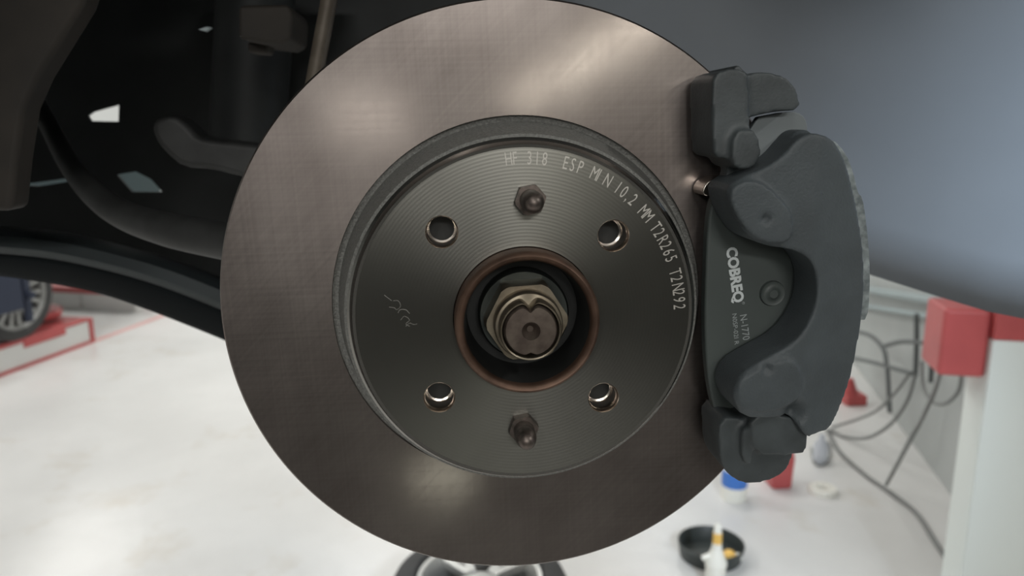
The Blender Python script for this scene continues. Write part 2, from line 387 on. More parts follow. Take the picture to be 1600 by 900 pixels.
# ================================================================= hub, nut, axle, studs
hub = thing('wheel_hub', 'rusty wheel hub whose round lip pokes through the disc centre', 'wheel hub', HUB)
bm = NB(); lathe(bm, [(.0, -.0115), (.066, -.0115), (.066, .004), (.03, .004), (.03, .018), (0, .018)], HUB, n=96, closed=False)
obj('hub_flange', bm, M['hubdark'], hub)
bm = NB(); lathe(bm, [(.0292, -.012), (.0292, -.0335), (.0285, -.0358), (.0275, -.0365), (.0263, -.0360), (.0254, -.0345), (.0253, -.012)], HUB, n=128)
obj('spigot', bm, M['rust'], hub, label='rusty centring lip')
bm = NB(); lathe(bm, [(.0256, -.0335), (.0256, -.012), (.0236, -.012), (.0244, -.028)], HUB, n=96); obj('spigot_bore', bm, M['hubdark'], hub)
def hexa(bm, c, af, y0, y1, cham, rot=0):
    R = af/2/math.cos(PI/6); rings = []
    n = 72
    def rad(t):                                              # hexagon with rounded-off chamfer circle
        t2 = ((t-rot) % (PI/3))-PI/6
        return af/2/math.cos(t2)
    for (y, lim) in ((y1, 9), (y0+cham*.55, 9), (y0, af/2*1.09), (y0-.00001, af/2*.72)):
        rings.append([bm.verts.new(Vector(c)+Vector((min(rad(2*PI*i/n), lim)*math.cos(2*PI*i/n), y, min(rad(2*PI*i/n), lim)*math.sin(2*PI*i/n)))) for i in range(n)])
    for A, B in zip(rings, rings[1:]):
        for i in range(n):
            j = (i+1) % n; bm.faces.new((A[i], A[j], B[j], B[i]))
    bm.faces.new(rings[0]); bm.faces.new(rings[-1])
    return bm
nut = thing('axle_nut', 'brassy hexagonal axle nut staked onto the shaft in the hub centre', 'nut', HUB)
bm = NB(); hexa(bm, HUB, .0300, -.0325, -.016, .003, rot=0.06); obj('hexagon', bm, M['nut'], nut, smooth=25)
bm = NB(); lathe(bm, [(.006, -.012), (.0190, -.012), (.0190, -.0190), (.0182, -.0200), (.006, -.0185)], HUB, n=96)
obj('washer_flange', bm, M['washer'], nut, label='grey washer face behind the nut')
bm = NB()                                                     # staked collar: its rim is dented into the keyway at the top
n = 96; prof = [(.0138, -.0315), (.0136, -.0382), (.0131, -.0390), (.0122, -.0392), (.0120, -.0450), (.0116, -.0458), (.0111, -.0455), (.0109, -.0440), (.0109, -.031)]
rings = []
for rr, yy in prof:
    rg = []
    for i in range(n):
        t = 2*PI*i/n; dt = abs(((t-PI/2-.03+PI) % (2*PI))-PI)
        d = 0.0034*math.exp(-(dt/.17)**2) if rr < .0125 and yy < -.038 else 0
        y2 = yy + (.0008*math.exp(-(dt/.2)**2) if yy < -.043 else 0)
        rg.append(bm.verts.new(HUB+Vector(((rr-d)*math.cos(t), y2, (rr-d)*math.sin(t)))))
    rings.append(rg)
for A, B in zip(rings, rings[1:]+rings[:1]):
    for i in range(n):
        j = (i+1) % n; bm.faces.new((A[i], A[j], B[j], B[i]))
obj('staked_collar', bm, M['nut'], nut, smooth=35, label='thin crimped collar with a dent at its top')
ax = thing('axle_shaft', 'dark round axle shaft end inside the hexagonal nut', 'shaft', HUB)
bm = NB(); n = 72; rings = []
for rr, yy in ((.0104, -.02), (.0105, -.0445), (.0097, -.0460), (.0036, -.0462), (.0026, -.0440), (.0012, -.0425)):
    rg = []
    for i in range(n):
        t = 2*PI*i/n; dt = abs(((t-PI/2-.03+PI) % (2*PI))-PI); db = abs(((t+PI/2+PI) % (2*PI))-PI)
        q = rr - (.0026*math.exp(-(dt/.2)**2) + .0012*math.exp(-(db/.16)**2) if rr > .009 else 0)
        rg.append(bm.verts.new(HUB+Vector((q*math.cos(t), yy, q*math.sin(t)))))
    rings.append(rg)
for A, B in zip(rings, rings[1:]):
    for i in range(n):
        j = (i+1) % n; bm.faces.new((A[i], A[j], B[j], B[i]))
bm.faces.new(rings[0]); bm.faces.new(rings[-1])
obj('shaft_end', bm, M['axle'], ax, smooth=35)
for k, (cx, cz) in enumerate(STUDS):
    c = HUB+Vector((cx, 0, cz))
    st = thing('guide_stud', ['upper hexagon based guide stud on the disc hat above the hub nut', 'lower guide stud pointing out of the disc hat below the hub nut'][k], 'stud', c+Vector((0, -.02, 0)), 'guide studs on the disc hat')
    bm = NB(); hexa(bm, c, .0112, FY-.0045, FY+.004, .0015, rot=.2); obj('stud_hexagon', bm, M['stud'], st, smooth=25)
    bm = NB(); lathe(bm, [(.0, FY-.001), (.0044, FY-.001), (.0043, FY-.013), (.0034, FY-.0165), (.0020, FY-.0182), (0, FY-.0186)], c, n=32, closed=False)
    obj('stud_pin', bm, M['stud'], st)

# ================================================================= caliper, bracket, pad
def cast(name, solids, m, parent, voxel=.0010, it=4, label=None, dents=(), warp=None):
    bm = NB()
    for s in solids: s(bm)
    wp = Vector(parent['wpos'])
    bmesh.ops.recalc_face_normals(bm, faces=bm.faces)
    me = bpy.data.meshes.new(name); bm.to_mesh(me); bm.free()
    t = bpy.data.objects.new(name, me); C.objects.link(t)
    r = t.modifiers.new('r', 'REMESH'); r.mode = 'VOXEL'; r.voxel_size = voxel; r.use_smooth_shade = True
    s = t.modifiers.new('s', 'SMOOTH'); s.factor = .5; s.iterations = it
    dg = bpy.context.evaluated_depsgraph_get(); out = bpy.data.meshes.new_from_object(t.evaluated_get(dg))
    bpy.data.objects.remove(t); bpy.data.meshes.remove(me)
    out.name = name
    for v in out.vertices:
        p = v.co
        for (c, rad, dep) in dents:
            d = ((p.x-c.x)**2+(p.z-c.z)**2)**.5
            if d < rad*3 and p.y < c.y+.006: p.y += dep*math.exp(-(d/rad)**2)
        if warp: warp(p)
        v.co = p-wp
    out.materials.clear(); out.materials.append(m); out.shade_smooth()
    o = bpy.data.objects.new(name, out); C.objects.link(o); o.parent = parent; o['wpos'] = tuple(wp)
    if label: o['label'] = label
    return o
def P(px, yf, yb, it=1): return lambda bm: prism_y(bm, traced(px, yf, it), yf, yb)
def sector(r0, r1, a0, a1, y0, y1):
    def f(bm):
        k = 14; A = [math.radians(a0+(a1-a0)*i/k) for i in range(k+1)]
        pts = [(HUB.x+r1*math.cos(a), HUB.z+r1*math.sin(a)) for a in A]+[(HUB.x+r0*math.cos(a), HUB.z+r0*math.sin(a)) for a in A[::-1]]
        prism_y(bm, pts, y0, y1)
    return f
cal = thing('brake_caliper', 'dark grey cast brake caliper clamped over the right edge of the disc', 'caliper', (.128, -.03, HZ-.045))
body = [(1135, 292), (1160, 276), (1195, 263), (1225, 243), (1245, 218), (1268, 206), (1304, 216), (1322, 242), (1334, 274), (1342, 304), (1352, 345), (1359, 400), (1360, 450), (1356, 500), (1349, 545), (1338, 597), (1321, 644), (1302, 677), (1278, 681), (1262, 687),
        (1240, 650), (1205, 655), (1160, 652), (1146, 625), (1147, 606), (1157, 585), (1190, 564), (1240, 538), (1268, 502), (1280, 465), (1278, 425), (1262, 400), (1235, 389), (1200, 385), (1172, 374), (1152, 347), (1138, 318)]
up_lobe = [(1140, 298), (1158, 284), (1185, 282), (1215, 305), (1236, 330), (1241, 360), (1232, 378), (1205, 382), (1178, 371), (1156, 345), (1143, 320)]
lo_lobe = [(1151, 600), (1172, 586), (1210, 568), (1240, 562), (1255, 590), (1248, 630), (1200, 645), (1158, 640)]
lug = [(1200, 262), (1226, 240), (1231, 215), (1248, 202), (1268, 203), (1275, 235), (1215, 270)]
rightdeck = [(1262, 215), (1300, 226), (1322, 270), (1342, 360), (1346, 450), (1335, 550), (1318, 625), (1292, 665), (1272, 640), (1285, 560), (1294, 470), (1290, 400), (1275, 330)]
dn = [(at(1199, 342, -.045), .0016, .0025), (at(1201, 578, -.044), .0018, .002), (at(1244, 648, -.042), .004, .006)]
def warp(p):
    if p.x > .112 and p.y < -.02: p.y += min(.2*(p.x-.112), .004)
cast('caliper_body', [P(body, -.0415, -.0185), P(up_lobe, -.0440, -.03), P(lo_lobe, -.0430, -.03), P(lug, -.033, -.019),
                      sector(.1308, .1335, -20, 29, -.030, .05), sector(.085, .1335, -20, 29, .034, .058)], M['caliper'], cal, dents=dn, warp=warp)
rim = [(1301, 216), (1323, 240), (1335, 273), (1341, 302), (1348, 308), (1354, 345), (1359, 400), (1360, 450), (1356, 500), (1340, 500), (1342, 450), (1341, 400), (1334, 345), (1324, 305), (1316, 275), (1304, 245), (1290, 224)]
bm = prism_y(NB(), traced(rim, -.0285, 1), -.0285, -.0185)  # worn rim strip whose pale colour also carries the edge highlight
obj('casting_edge', bm, M['worn'], cal, bevel=.0004, seg=2, label='pale worn edge with its painted highlight along the outer side')
bm = NB()
for (x, y) in ((1312, 295), (1317, 307), (1320, 320), (1323, 332), (1345, 408), (1347, 425), (1346, 440), (1347, 458)):
    c = at(x, y, -.0345); lathe(bm, [(0, -.0012), (.0007, -.0009), (.0009, 0.004)], Vector((c.x, c.y, c.z)), n=10, closed=False)
obj('casting_flecks', bm, M['worn'], cal)['kind'] = 'stuff'
bm = tube(NB(), [at(1281, 424, -.0395), at(1283.5, 445, -.0395), at(1282, 474, -.0395)], [.0003, .0008, .0002], 8)  # bright sliver modelled as the glint along the window edge
obj('window_glint', bm, M['bright'], cal, label='thin glint modelled on the window edge')

br = thing('caliper_bracket', 'black cast caliper bracket with arms above and below the caliper', 'bracket', (.1, -.02, HZ-.09))
cast('upper_arm', [P([(1118, 116), (1135, 107), (1163, 108), (1171, 122), (1172, 240), (1166, 250), (1122, 248), (1114, 236), (1113, 128)], -.034, -.006),
                   P([(1150, 122), (1170, 114), (1200, 112), (1228, 120), (1246, 138), (1252, 172), (1215, 174), (1176, 182), (1158, 190)], -.031, -.006),
                   sector(.1308, .1350, 41, 49, -.012, .05),
                   P([(1146, 205), (1175, 200), (1186, 214), (1190, 238), (1183, 258), (1160, 268), (1142, 255)], -.037, -.01),
                   P([(1140, 245), (1178, 250), (1172, 268), (1150, 282), (1130, 290), (1136, 268)], -.026, -.018)], M['bracket'], br)
bm = prism_y(NB(), traced([(1168, 186), (1236, 173), (1254, 178), (1262, 192), (1262, 215), (1240, 245), (1205, 264), (1168, 275)], -.0225, 1), -.0225, -.0185)
obj('guide_plate', bm, M['plate'], br, bevel=.0006, label='smooth mid grey plate')
cast('lower_arm', [P([(1124, 650), (1165, 655), (1230, 668), (1242, 700), (1236, 722), (1228, 738), (1204, 752), (1168, 757), (1148, 750), (1132, 735), (1124, 712)], -.030, -.006),
                   P([(1172, 645), (1230, 650), (1262, 662), (1262, 708), (1240, 712), (1176, 712)], -.036, -.012),
                   P([(1158, 672), (1172, 668), (1178, 690), (1176, 728), (1160, 724)], -.034, -.012),
                   sector(.1308, .1340, -36, -29, -.012, .05)], M['bracket'], br)

pad = thing('brake_pad', 'black outer brake pad with white print between caliper and disc', 'brake pad', (.095, -.009, HZ-.05))
plate = [(1126, 285), (1112, 315), (1106, 350), (1103, 420), (1101, 500), (1103, 560), (1109, 612), (1119, 650), (1132, 690), (1240, 680), (1295, 640), (1310, 460), (1290, 300), (1200, 270)]
bm = prism_y(NB(), traced(plate, -.0172, 1), -.0172, -.0112); obj('backing_plate', bm, M['pad'], pad, bevel=.0012)
fr = [(1120, 300), (1112, 350), (1109, 430), (1108, 500), (1110, 560), (1117, 620), (1128, 665), (1230, 660), (1262, 470), (1240, 320)]
bm = prism_y(NB(), traced(fr, -.0112, 1), -.0113, -.0006); obj('friction_block', bm, M['padmat'], pad, bevel=.0008)
c = at(1206, 458, -.0172)
bm = NB(); lathe(bm, [(0, -.0195), (.0018, -.0195), (.0026, -.0185), (.0040, -.0180), (.0052, -.0184), (.0056, -.0172), (.0056, -.016), (0, -.016)], Vector((c.x, 0, c.z)), n=40, closed=False)
obj('rivet_boss', bm, M['pad'], pad)
def padtext(s, p0, p1, hpx, m, name, bold=0, label=None):
    A = at(*p0, -.01732); B = at(*p1, -.01732); u = (B-A); L = u.length; u.normalize(); v = Vector((-u.z, 0, u.x))
    h = hpx*(A-at(p0[0]+1, p0[1], -.01732)).length
    b = NB(); wd = text_bm(b, s, h/.70, A, u, v, bold=bold)
    for q in b.verts:
        d = q.co-A; q.co = A+u*(d.dot(u)*L/wd)+v*d.dot(v)
    return obj(name, b, m, pad, smooth=0, label=label)
padtext('COBREQ', (1135, 388), (1147, 474), 16, M['white_print'], 'printed_name', bold=.00028, label='white printed name')
padtext('®', (1159, 472), (1160.5, 476.5), 4, M['grey_print'], 'printed_mark')
padtext('N-1770', (1156, 492), (1161, 532), 11, M['grey_print'], 'printed_number', label='grey printed number')
padtext('N0SP-02I R', (1144, 490), (1148, 539), 7, M['grey_print'], 'printed_code', label='small grey printed code')
clip = prism_y(NB(), traced([(1097, 304), (1100, 290), (1112, 280), (1130, 274), (1136, 281), (1122, 289), (1112, 297), (1108, 308)], -.0145, 1), -.0145, -.0011)
tag(obj('pad_clip', clip, M['bright'], bevel=.0006), 'small shiny steel pad clip above the brake pad', 'clip')

# ================================================================= car: liner, panels, suspension
car = thing('raised_car', 'underside and wheel arch of the raised car around the brake', 'car', (-.2, .75, HZ-.4))
# wheel-arch liner: sheet curving from behind the disc round to the right and towards the viewer
bm = NB(); cols = []
nu = 26
for i in range(nu+1):
    t = i/nu
    x = .06 + .78*t
    y = .30 - .36*max(0, (t-.16)/.84)**1.25
    y += .006*math.exp(-((x-.285)/.012)**2)
    zb = HZ - .08
    for _ in range(4):                                        # bottom edge: falls gently towards the front of the car
        q = proj((x, y, zb)); e = 428+.32*(q[0]-1355) if q[0] < 1540 else 487+.20*(q[0]-1540)
        zb = at(q[0], e, y).z
    col = []
    for k in range(15):
        s = k/14
        z = zb + (.62)*s
        lean = .004*math.exp(-(s/.035)) - .22*max(0, s-.6)**1.3
        col.append(bm.verts.new((x, y+lean, z)))
    cols.append(col)
for A, B in zip(cols, cols[1:]):
    for k in range(14): bm.faces.new((A[k], B[k], B[k+1], A[k+1]))
o = obj('wheel_arch_liner', bm, M['liner'], car, label='smooth grey plastic liner behind the caliper')
s_ = o.modifiers.new('thick', 'SOLIDIFY'); s_.thickness = .006; s_.offset = 1
# inner wing with gaps
bm = NB(); Y = .46
def loop(px):
    vs = [bm.verts.new(at(a, b, Y)) for a, b in px]
    for i in range(len(vs)): bm.edges.new((vs[i], vs[(i+1) % len(vs)]))
loop([(-900, 430), (-900, -700), (1150, -700), (1150, 470), (600, 470), (345, 470), (200, 430), (60, 400)])
loop([(137, 181), (145, 175), (186, 163.5), (185, 190), (142, 189)])
loop([(8, 289), (55, 285.5), (95, 280), (122, 277), (105, 284), (60, 291)])
loop([(182, 273), (212, 268), (236, 280), (254, 300), (206, 300)])
bmesh.ops.triangle_fill(bm, edges=bm.edges[:], use_beauty=True)
o = obj('inner_wing', bm, M['black'], car, smooth=0); s_ = o.modifiers.new('thick', 'SOLIDIFY'); s_.thickness = .004
# left splash panel
bm = prism_y(NB(), traced([(-400, -300), (230, -300), (128, 10), (60, 120), (38, 170), (26, 250), (18, 330), (-400, 330)], .12, 0), .12, .14)
obj('splash_panel', bm, M['brownblack'], car, bevel=.004, label='brownish dirty panel')
# lower bumper lip: swept curved shell
tops = [(-300, 362), (-100, 360), (0, 365), (100, 374), (200, 397), (280, 420), (345, 445), (430, 480), (520, 520)]
bots = [(-300, 412), (-100, 412), (0, 420), (70, 430), (140, 443), (215, 466), (345, 517), (430, 556), (520, 600)]
rows = []
for (a, b) in zip(catmull([Vector((x, y, 0)) for x, y in tops], 4), catmull([Vector((x, y, 0)) for x, y in bots], 4)):
    row = []
    for s in range(13):
        f = s/12; px = a.x*(1-f)+b.x*f; py = a.y*(1-f)+b.y*f
        g = (f-.3)/.7 if f > .3 else (.3-f)/.3
        row.append(at(px, py, .30-.05*(1-g*g)))
    rows.append(row)
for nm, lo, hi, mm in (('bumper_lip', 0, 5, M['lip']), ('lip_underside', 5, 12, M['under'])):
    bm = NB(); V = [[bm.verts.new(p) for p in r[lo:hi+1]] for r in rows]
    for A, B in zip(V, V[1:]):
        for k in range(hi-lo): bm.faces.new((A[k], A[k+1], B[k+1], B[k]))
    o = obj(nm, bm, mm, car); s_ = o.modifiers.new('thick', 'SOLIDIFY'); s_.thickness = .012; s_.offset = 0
    o['label'] = 'curved black plastic lip' if lo == 0 else 'underside of the lip with its shade painted in'
# outer fender with the wheel opening, bonnet above, sill and floor beyond: they shade the arch
bm = NB(); k = 40
arc = [(.37*math.cos(PI*i/k), .37*math.sin(PI*i/k)) for i in range(9, k+1)]
pts = [(x, HZ+z) for x, z in arc] + [(-.37, HZ-.02), (-1.1, HZ-.02), (-1.1, HZ+.62), (.95, HZ+.62), (.95, HZ+.36), (.33, HZ+.36)]
prism_y(bm, pts, -.105, -.10); obj('fender', bm, M['car_teal'], car)
bm = box(NB(), (-.08, .72, HZ+.62), (2.1, 1.66, .02)); obj('bonnet', bm, M['car_teal'], car)
bm = box(NB(), (-.55, .2, HZ+.42), (1.1, .6, .01)); box(bm, (0, .2, HZ+.44), (1.0, .6, .01)); obj('arch_roof', bm, M['black'], car)
bm = box(NB(), (-.2, .62, HZ+.32), (.9, .03, .55)); obj('bulkhead', bm, M['black'], car) if 0 else bm.free()

def pip(name, label, cat, pts, r, m, n=16):
    return tag(obj(name, tube(NB(), pts, r, n), m), label, cat)
pip('stabilizer_bar', 'dark curved bar sweeping down to the disc from the far left', 'bar',
    [at(30, 110, .30), at(52, 152, .28), at(80, 203, .26), at(109, 257, .23), at(150, 306, .20), at(197, 337, .18), at(262, 359, .15), at(345, 376, .13), at(430, 392, .10)], [.0055, .006, .0065, .007, .0085, .0095, .0105, .0110, .011], M['arm'])
arm = [(236, 196), (244, 184), (272, 178), (296, 198), (310, 214), (340, 219), (375, 222), (440, 230), (440, 290), (370, 275), (331, 264), (284, 262), (254, 236), (240, 216)]
bm = prism_y(NB(), traced(arm, .22, 1), .22, .25)
tag(obj('control_arm', bm, M['arm'], bevel=.006), 'short dull grey suspension arm left of the disc', 'suspension arm')
pip('brake_pipe', 'slim oily brown rod standing behind the disc top left', 'rod', [at(522, -60, .12), at(514, 0, .12), at(503, 60, .12), at(490, 130, .12), at(480, 190, .12)], .0045, M['rod'])
md = thing('mounting_block', 'brown grimy mounting block at the top left of the disc', 'block', at(413, 66, .24))
bm = prism_y(NB(), traced([(372, 8), (450, 6), (458, 20), (455, 62), (440, 70), (405, 66), (372, 60)], .2, 0), .2, .26); obj('block_body', bm, M['brownblack'], md, bevel=.004)
bm = prism_y(NB(), traced([(385, 66), (420, 66), (418, 84), (388, 82)], .22, 0), .22, .24); obj('block_foot', bm, M['brownblack'], md, bevel=.002)
st = thing('suspension_strut', 'black suspension strut behind the upper left of the disc', 'strut', at(395, 240, .33))
bm = cyl(NB(), at(385, 245, .33), at(405, -90, .33), .030); obj('damper_tube', bm, M['black'], st)
bm = cyl(NB(), at(366, 60, .33), at(448, 64, .33), .01); box(bm, at(395, -40, .33), (.13, .13, .012)); obj('spring_seat', bm, M['black'], st)
bm = prism_y(NB(), traced([(310, 46), (322, 42), (330, 43), (322, 49)], .25, 0), .25, .254); tag(obj('wire_clip', bm, M['galv']), 'tiny grey clip in the dark left of the grimy block', 'clip')
kn = tag(obj('steering_knuckle', prism_y(NB(), smooth_poly([(-.07, HZ-.09), (.06, HZ-.1), (.09, HZ), (.06, HZ+.09), (-.05, HZ+.1), (-.09, HZ)], 2), .02, .09), M['arm'], bevel=.006), 'dark iron knuckle hidden behind the disc', 'knuckle')

# ================================================================= the workshop behind: left
def rbox(bm, o, a, b, h, z0):     # box from corner o: a along E_, b along -N_ (to the left), height h
    c = o + E_*a/2 - N_*b/2; return box(bm, (c.x, c.y, z0+h/2), (b, a, h), -AZ)
p_end = fl(147, 534); PH = .20; OL = 5.0
p0 = p_end - E_*OL
lp = thing('lift_platform', 'low white and red vehicle platform under the far wheel', 'platform', (p_end-E_*1.0-N_*.3))
bm = rbox(NB(), p0+E_*0, OL, .62, PH-.03, 0)
obj('platform_side', bm, M['whitepaint'], lp, bevel=.004)
bm = rbox(NB(), p0+N_*.006, OL-.55, .63, .03, PH-.03); obj('deck', bm, M['redpaint'], lp, bevel=.003)
bm = rbox(NB(), p0-N_*.05, OL-.55, .5, .006, PH); obj('deck_plate', bm, M['whitepaint'], lp)
bm = rbox(NB(), p_end-E_*.035+N_*.008, .04, .64, PH-.02, .005); obj('end_post', bm, M['redpaint'], lp, bevel=.003)
bm = rbox(NB(), p_end-E_*.55+N_*.006, .53, .63, .022, PH-.03); obj('end_trim', bm, M['redpaint'], lp, bevel=.003)
bm = rbox(NB(), p_end-E_*.62+N_*.01, .36, .4, .07, PH-.07); obj('turnplate_recess', bm, M['redpaint'], lp, bevel=.004)
tp = p_end-E_*.22-N_*.35
bm = NB(); lathe(bm, [(0, PH+.02), (.22, PH+.02), (.23, PH+.035), (.23, PH+.07), (.21, PH+.075), (0, PH+.075)], Vector((tp.x, tp.y, 0)), 'Z', 48, False); obj('turnplate', bm, M['redpaint'], lp)
bm = rbox(NB(), p0+N_*.012, OL, .02, .02, 0); obj('foot_rail', bm, M['redpaint'], lp)
ln0 = p_end+N_*.02
bm = rbox(NB(), ln0, 3.2, .06, .003, .0); tag(obj('floor_line', bm, M['faded']), 'thin red line painted on the white floor beyond the platform', 'floor line')
q = fl(215, 488) ; q2 = q - N_*2.2
gd = thing('ramp_barrier', 'white and red barrier across the floor behind the platform', 'barrier', (q+q2)/2)
qc = (q+q2)/2 + E_*.3
for i in range(4):
    c = q - N_*(.28+.55*i) + E_*.05
    obj('panel', box(NB(), (c.x, c.y, .07), (.54, .1, .14), -AZ), M['whitepaint'], gd, bevel=.006)
obj('top_rail', box(NB(), (qc.x, qc.y, .165), (2.24, .6, .05), -AZ), M['redpaint'], gd, bevel=.006)
c = q-N_*.95+E_*.4; obj('lever', cyl(NB(), (c.x, c.y, .18), (c.x-.05, c.y, .29), .025), M['redpaint'], gd)
obj('lever_plate', box(NB(), (c.x+.5, c.y, .205), (.5, .1, .05), -AZ), M['whitepaint'], gd)

def wheel(root, c, axis, R, rimR, wd, nsp, double=True, am=None):
    """wheel about axis through c; axis points to the outer face"""
    Z = axis.normalized(); X = Z.orthogonal().normalized(); Yv = Z.cross(X)
    am = am or M['alloy']
    Mx = Matrix((X, Yv, Z)).transposed().to_4x4(); Mx.translation = c
    def fin(bm, name, m, parent=root, **k):
        bmesh.ops.transform(bm, matrix=Mx, verts=bm.verts); return obj(name, bm, m, parent, **k)
    O = Vector((0, 0, 0)); h = wd/2
    bm = NB(); lathe(bm, [(rimR, -h*.8), (rimR+.01, -h), (R-.05, -h*1.0), (R-.012, -h*.85), (R, -h*.6), (R, h*.6), (R-.012, h*.85), (R-.05, h), (rimR+.012, h), (rimR, h*.8)], O, 'Z', 64); fin(bm, 'tyre', M['tyre'])
    bm = NB(); lathe(bm, [(rimR, -h*.8), (rimR+.004, h*.8), (rimR, h*.9), (rimR-.012, h*.88), (rimR-.02, h*.7), (rimR-.03, h*.2), (rimR-.03, -h*.8)], O, 'Z', 64)
    rm = fin(bm, 'rim', am)
    bm = NB(); lathe(bm, [(0, -h*.3), (rimR-.03, -h*.3), (rimR-.03, -h*.35), (0, -h*.35)], O, 'Z', 40, False); fin(bm, 'wheel_back', M['tyre'])
    bm = NB(); lathe(bm, [(0, h*.75), (.03, h*.72), (.07, h*.6), (.075, h*.2), (0, h*.2)], O, 'Z', 32, False); fin(bm, 'wheel_centre', am)
    for i in range(nsp):
        t = 2*PI*i/nsp
        bm = NB()
        for d in ((-.13, .13) if double else (0,)):
            a = Vector((.06*math.cos(t+d*.8), .06*math.sin(t+d*.8), h*.5)); b = Vector(((rimR-.015)*math.cos(t+d*1.5), (rimR-.015)*math.sin(t+d*1.5), h*.68))
            mid = (a+b)/2; L = (b-a).length; ang = math.atan2((b-a).y, (b-a).x)
            r = bmesh.ops.create_cube(bm, size=1); bmesh.ops.transform(bm, verts=r['verts'], matrix=Matrix.Translation(mid) @ Matrix.Rotation(ang, 4, 'Z') @ Matrix.Diagonal((L, .028, .03, 1)))
        fin(bm, 'spoke', am, bevel=.005, seg=2)
    return root
wc = fl(18, 458, .0); d = ray(18, 457); 
tb = fl(22, 529, PH); wcn = Vector((tb.x, tb.y, PH+.31)) - E_*.02
pc = thing('parked_car', 'dark teal car standing on the platform at the far left', 'car', (wcn.x, wcn.y, PH))
wheel(pc, wcn, N_, .31, .235, .2, 9, True, M['alloy_shaded'])
cb = wcn - N_*.85
prof = [(-3.2, .2), (-3.3, .7), (-2.9, 1.15), (-1.8, 1.24), (-.9, 1.20), (.9, 1.18), (1.5, 1.10), (1.62, .95), (1.55, .78), (.6, .66), (.38, .5)]
prof += [(.36*math.cos(PI*i/10), .31+.36*math.sin(PI*i/10)) for i in range(0, 11)][::1]
prof += [(-.4, .18)]
bm = NB(); A = []; B = []
for s, z in prof:
    p = cb + E_*s; zz = PH+z
    A.append(bm.verts.new((p.x+N_.x*.9, p.y+N_.y*.9, zz))); B.append(bm.verts.new((p.x-N_.x*.9, p.y-N_.y*.9, zz)))
bm.faces.new(A); bm.faces.new(B[::-1])
for i in range(len(A)):
    j = (i+1) % len(A); bm.faces.new((A[i], A[j], B[j], B[i]))
bmesh.ops.triangulate(bm, faces=[f for f in bm.faces if len(f.verts) > 4])
obj('car_body', bm, M['car_teal'], pc, smooth=0)
sp_ = onp(6, 452, wcn+N_*.22, N_)
nv = thing('wheel_clamp', 'navy blue alignment clamp board on the far left wheel', 'clamp', sp_)
obj('clamp_board', box(NB(), sp_, (.05, .22, .30), -AZ), M['navy'], nv, bevel=.012)
obj('clamp_arm', cyl(NB(), wcn+N_*.085, wcn+N_*.21, .025), M['navy'], nv)
obj('clamp_bar', box(NB(), wcn+N_*.16, (.03, .05, .36), -AZ), M['navy'], nv, bevel=.005)

# wheel lying on the floor under the disc
fw = fl(750, 901, .19); R0 = .282
wr = thing('car_wheel', 'silver spoked wheel with black tyre lying on the floor below the disc', 'wheel', (fw.x, fw.y, 0))
wheel(wr, Vector((fw.x, fw.y+.02, .095)), Vector((0, 0, 1)), R0, .198, .19, 5, True)

# ================================================================= floor things: right
pn = fl(1110, 868); 
pan = thing('drain_pan', 'round black drain pan on the floor at bottom right', 'pan', (pn.x, pn.y, 0))
pr = .118
bm = NB(); lathe(bm, [(0, .006), (pr*.9, .006), (pr*.98, .055), (pr, .058), (pr+.004, .055), (pr*.95, 0), (0, 0)], Vector((pn.x, pn.y, 0)), 'Z', 64, False); obj('pan_wall', bm, M['pan'], pan)
bc = at(1117, 905, pn.y-.20); bz = 0
b0 = Vector((bc.x, bc.y, 0))
bt = thing('nozzle_bottle', 'white tube bottle with a yellow ringed nozzle in front of the black pan', 'bottle', b0)
topz = at(1118, 821, b0.y).z
def zz(py): return at(1117, py, b0.y).z
pxm = 1/((at(1118, 870, b0.y)-at(1117, 870, b0.y)).length)
rb = 15/pxm
bm = NB(); lathe(bm, [(0, 0), (rb, 0), (rb, zz(884)), (rb*1.08, zz(882)), (rb*1.08, zz(877)), (rb*.8, zz(868)), (rb*.5, zz(856)), (0, zz(856))], b0, 'Z', 32, False); obj('bottle_body', bm, M['ivory'], bt)
bm = NB(); lathe(bm, [(0, zz(857)), (rb*.5, zz(857)), (rb*.46, zz(848)), (0, zz(848))], b0, 'Z', 24, False); obj('nozzle_base', bm, M['ivory'], bt)
bm = NB(); lathe(bm, [(0, zz(849)), (rb*.46, zz(849)), (rb*.44, zz(832)), (0, zz(832))], b0, 'Z', 24, False); obj('nozzle_ring', bm, M['yellow'], bt, label='yellow ring of the nozzle')
bm = NB(); lathe(bm, [(0, zz(833)), (rb*.42, zz(833)), (rb*.34, zz(822)), (rb*.15, zz(819)), (0, zz(819))], b0, 'Z', 24, False); obj('nozzle_tip', bm, M['ivory'], bt)
bm = cyl(NB(), at(1112, 868, b0.y), at(1097, 872, b0.y), rb*.35, rb*.25); obj('side_tab', bm, M['ivory'], bt)
yp = fl(1139, 870, .03)
yc = thing('yellow_plug', 'yellow plastic plug lying inside the black pan', 'plug', (yp.x, yp.y, .006))
bm = NB(); r = bmesh.ops.create_uvsphere(bm, u_segments=20, v_segments=12, radius=.027); bmesh.ops.transform(bm, verts=r['verts'], matrix=Matrix.Translation((yp.x, yp.y, .032)) @ Matrix.Diagonal((1, 1, .9, 1))); obj('plug_head', bm, M['yellow'], yc)
bm = cyl(NB(), (yp.x+.015, yp.y, .032), (yp.x+.046, yp.y-.012, .034), .013, .012); obj('plug_stem', bm, M['ivory'], yc)
bp_ = fl(1146, 778); 
wb = thing('white_bottle', 'white bottle with blue label below the caliper', 'bottle', (bp_.x, bp_.y, 0))
rb2 = .052
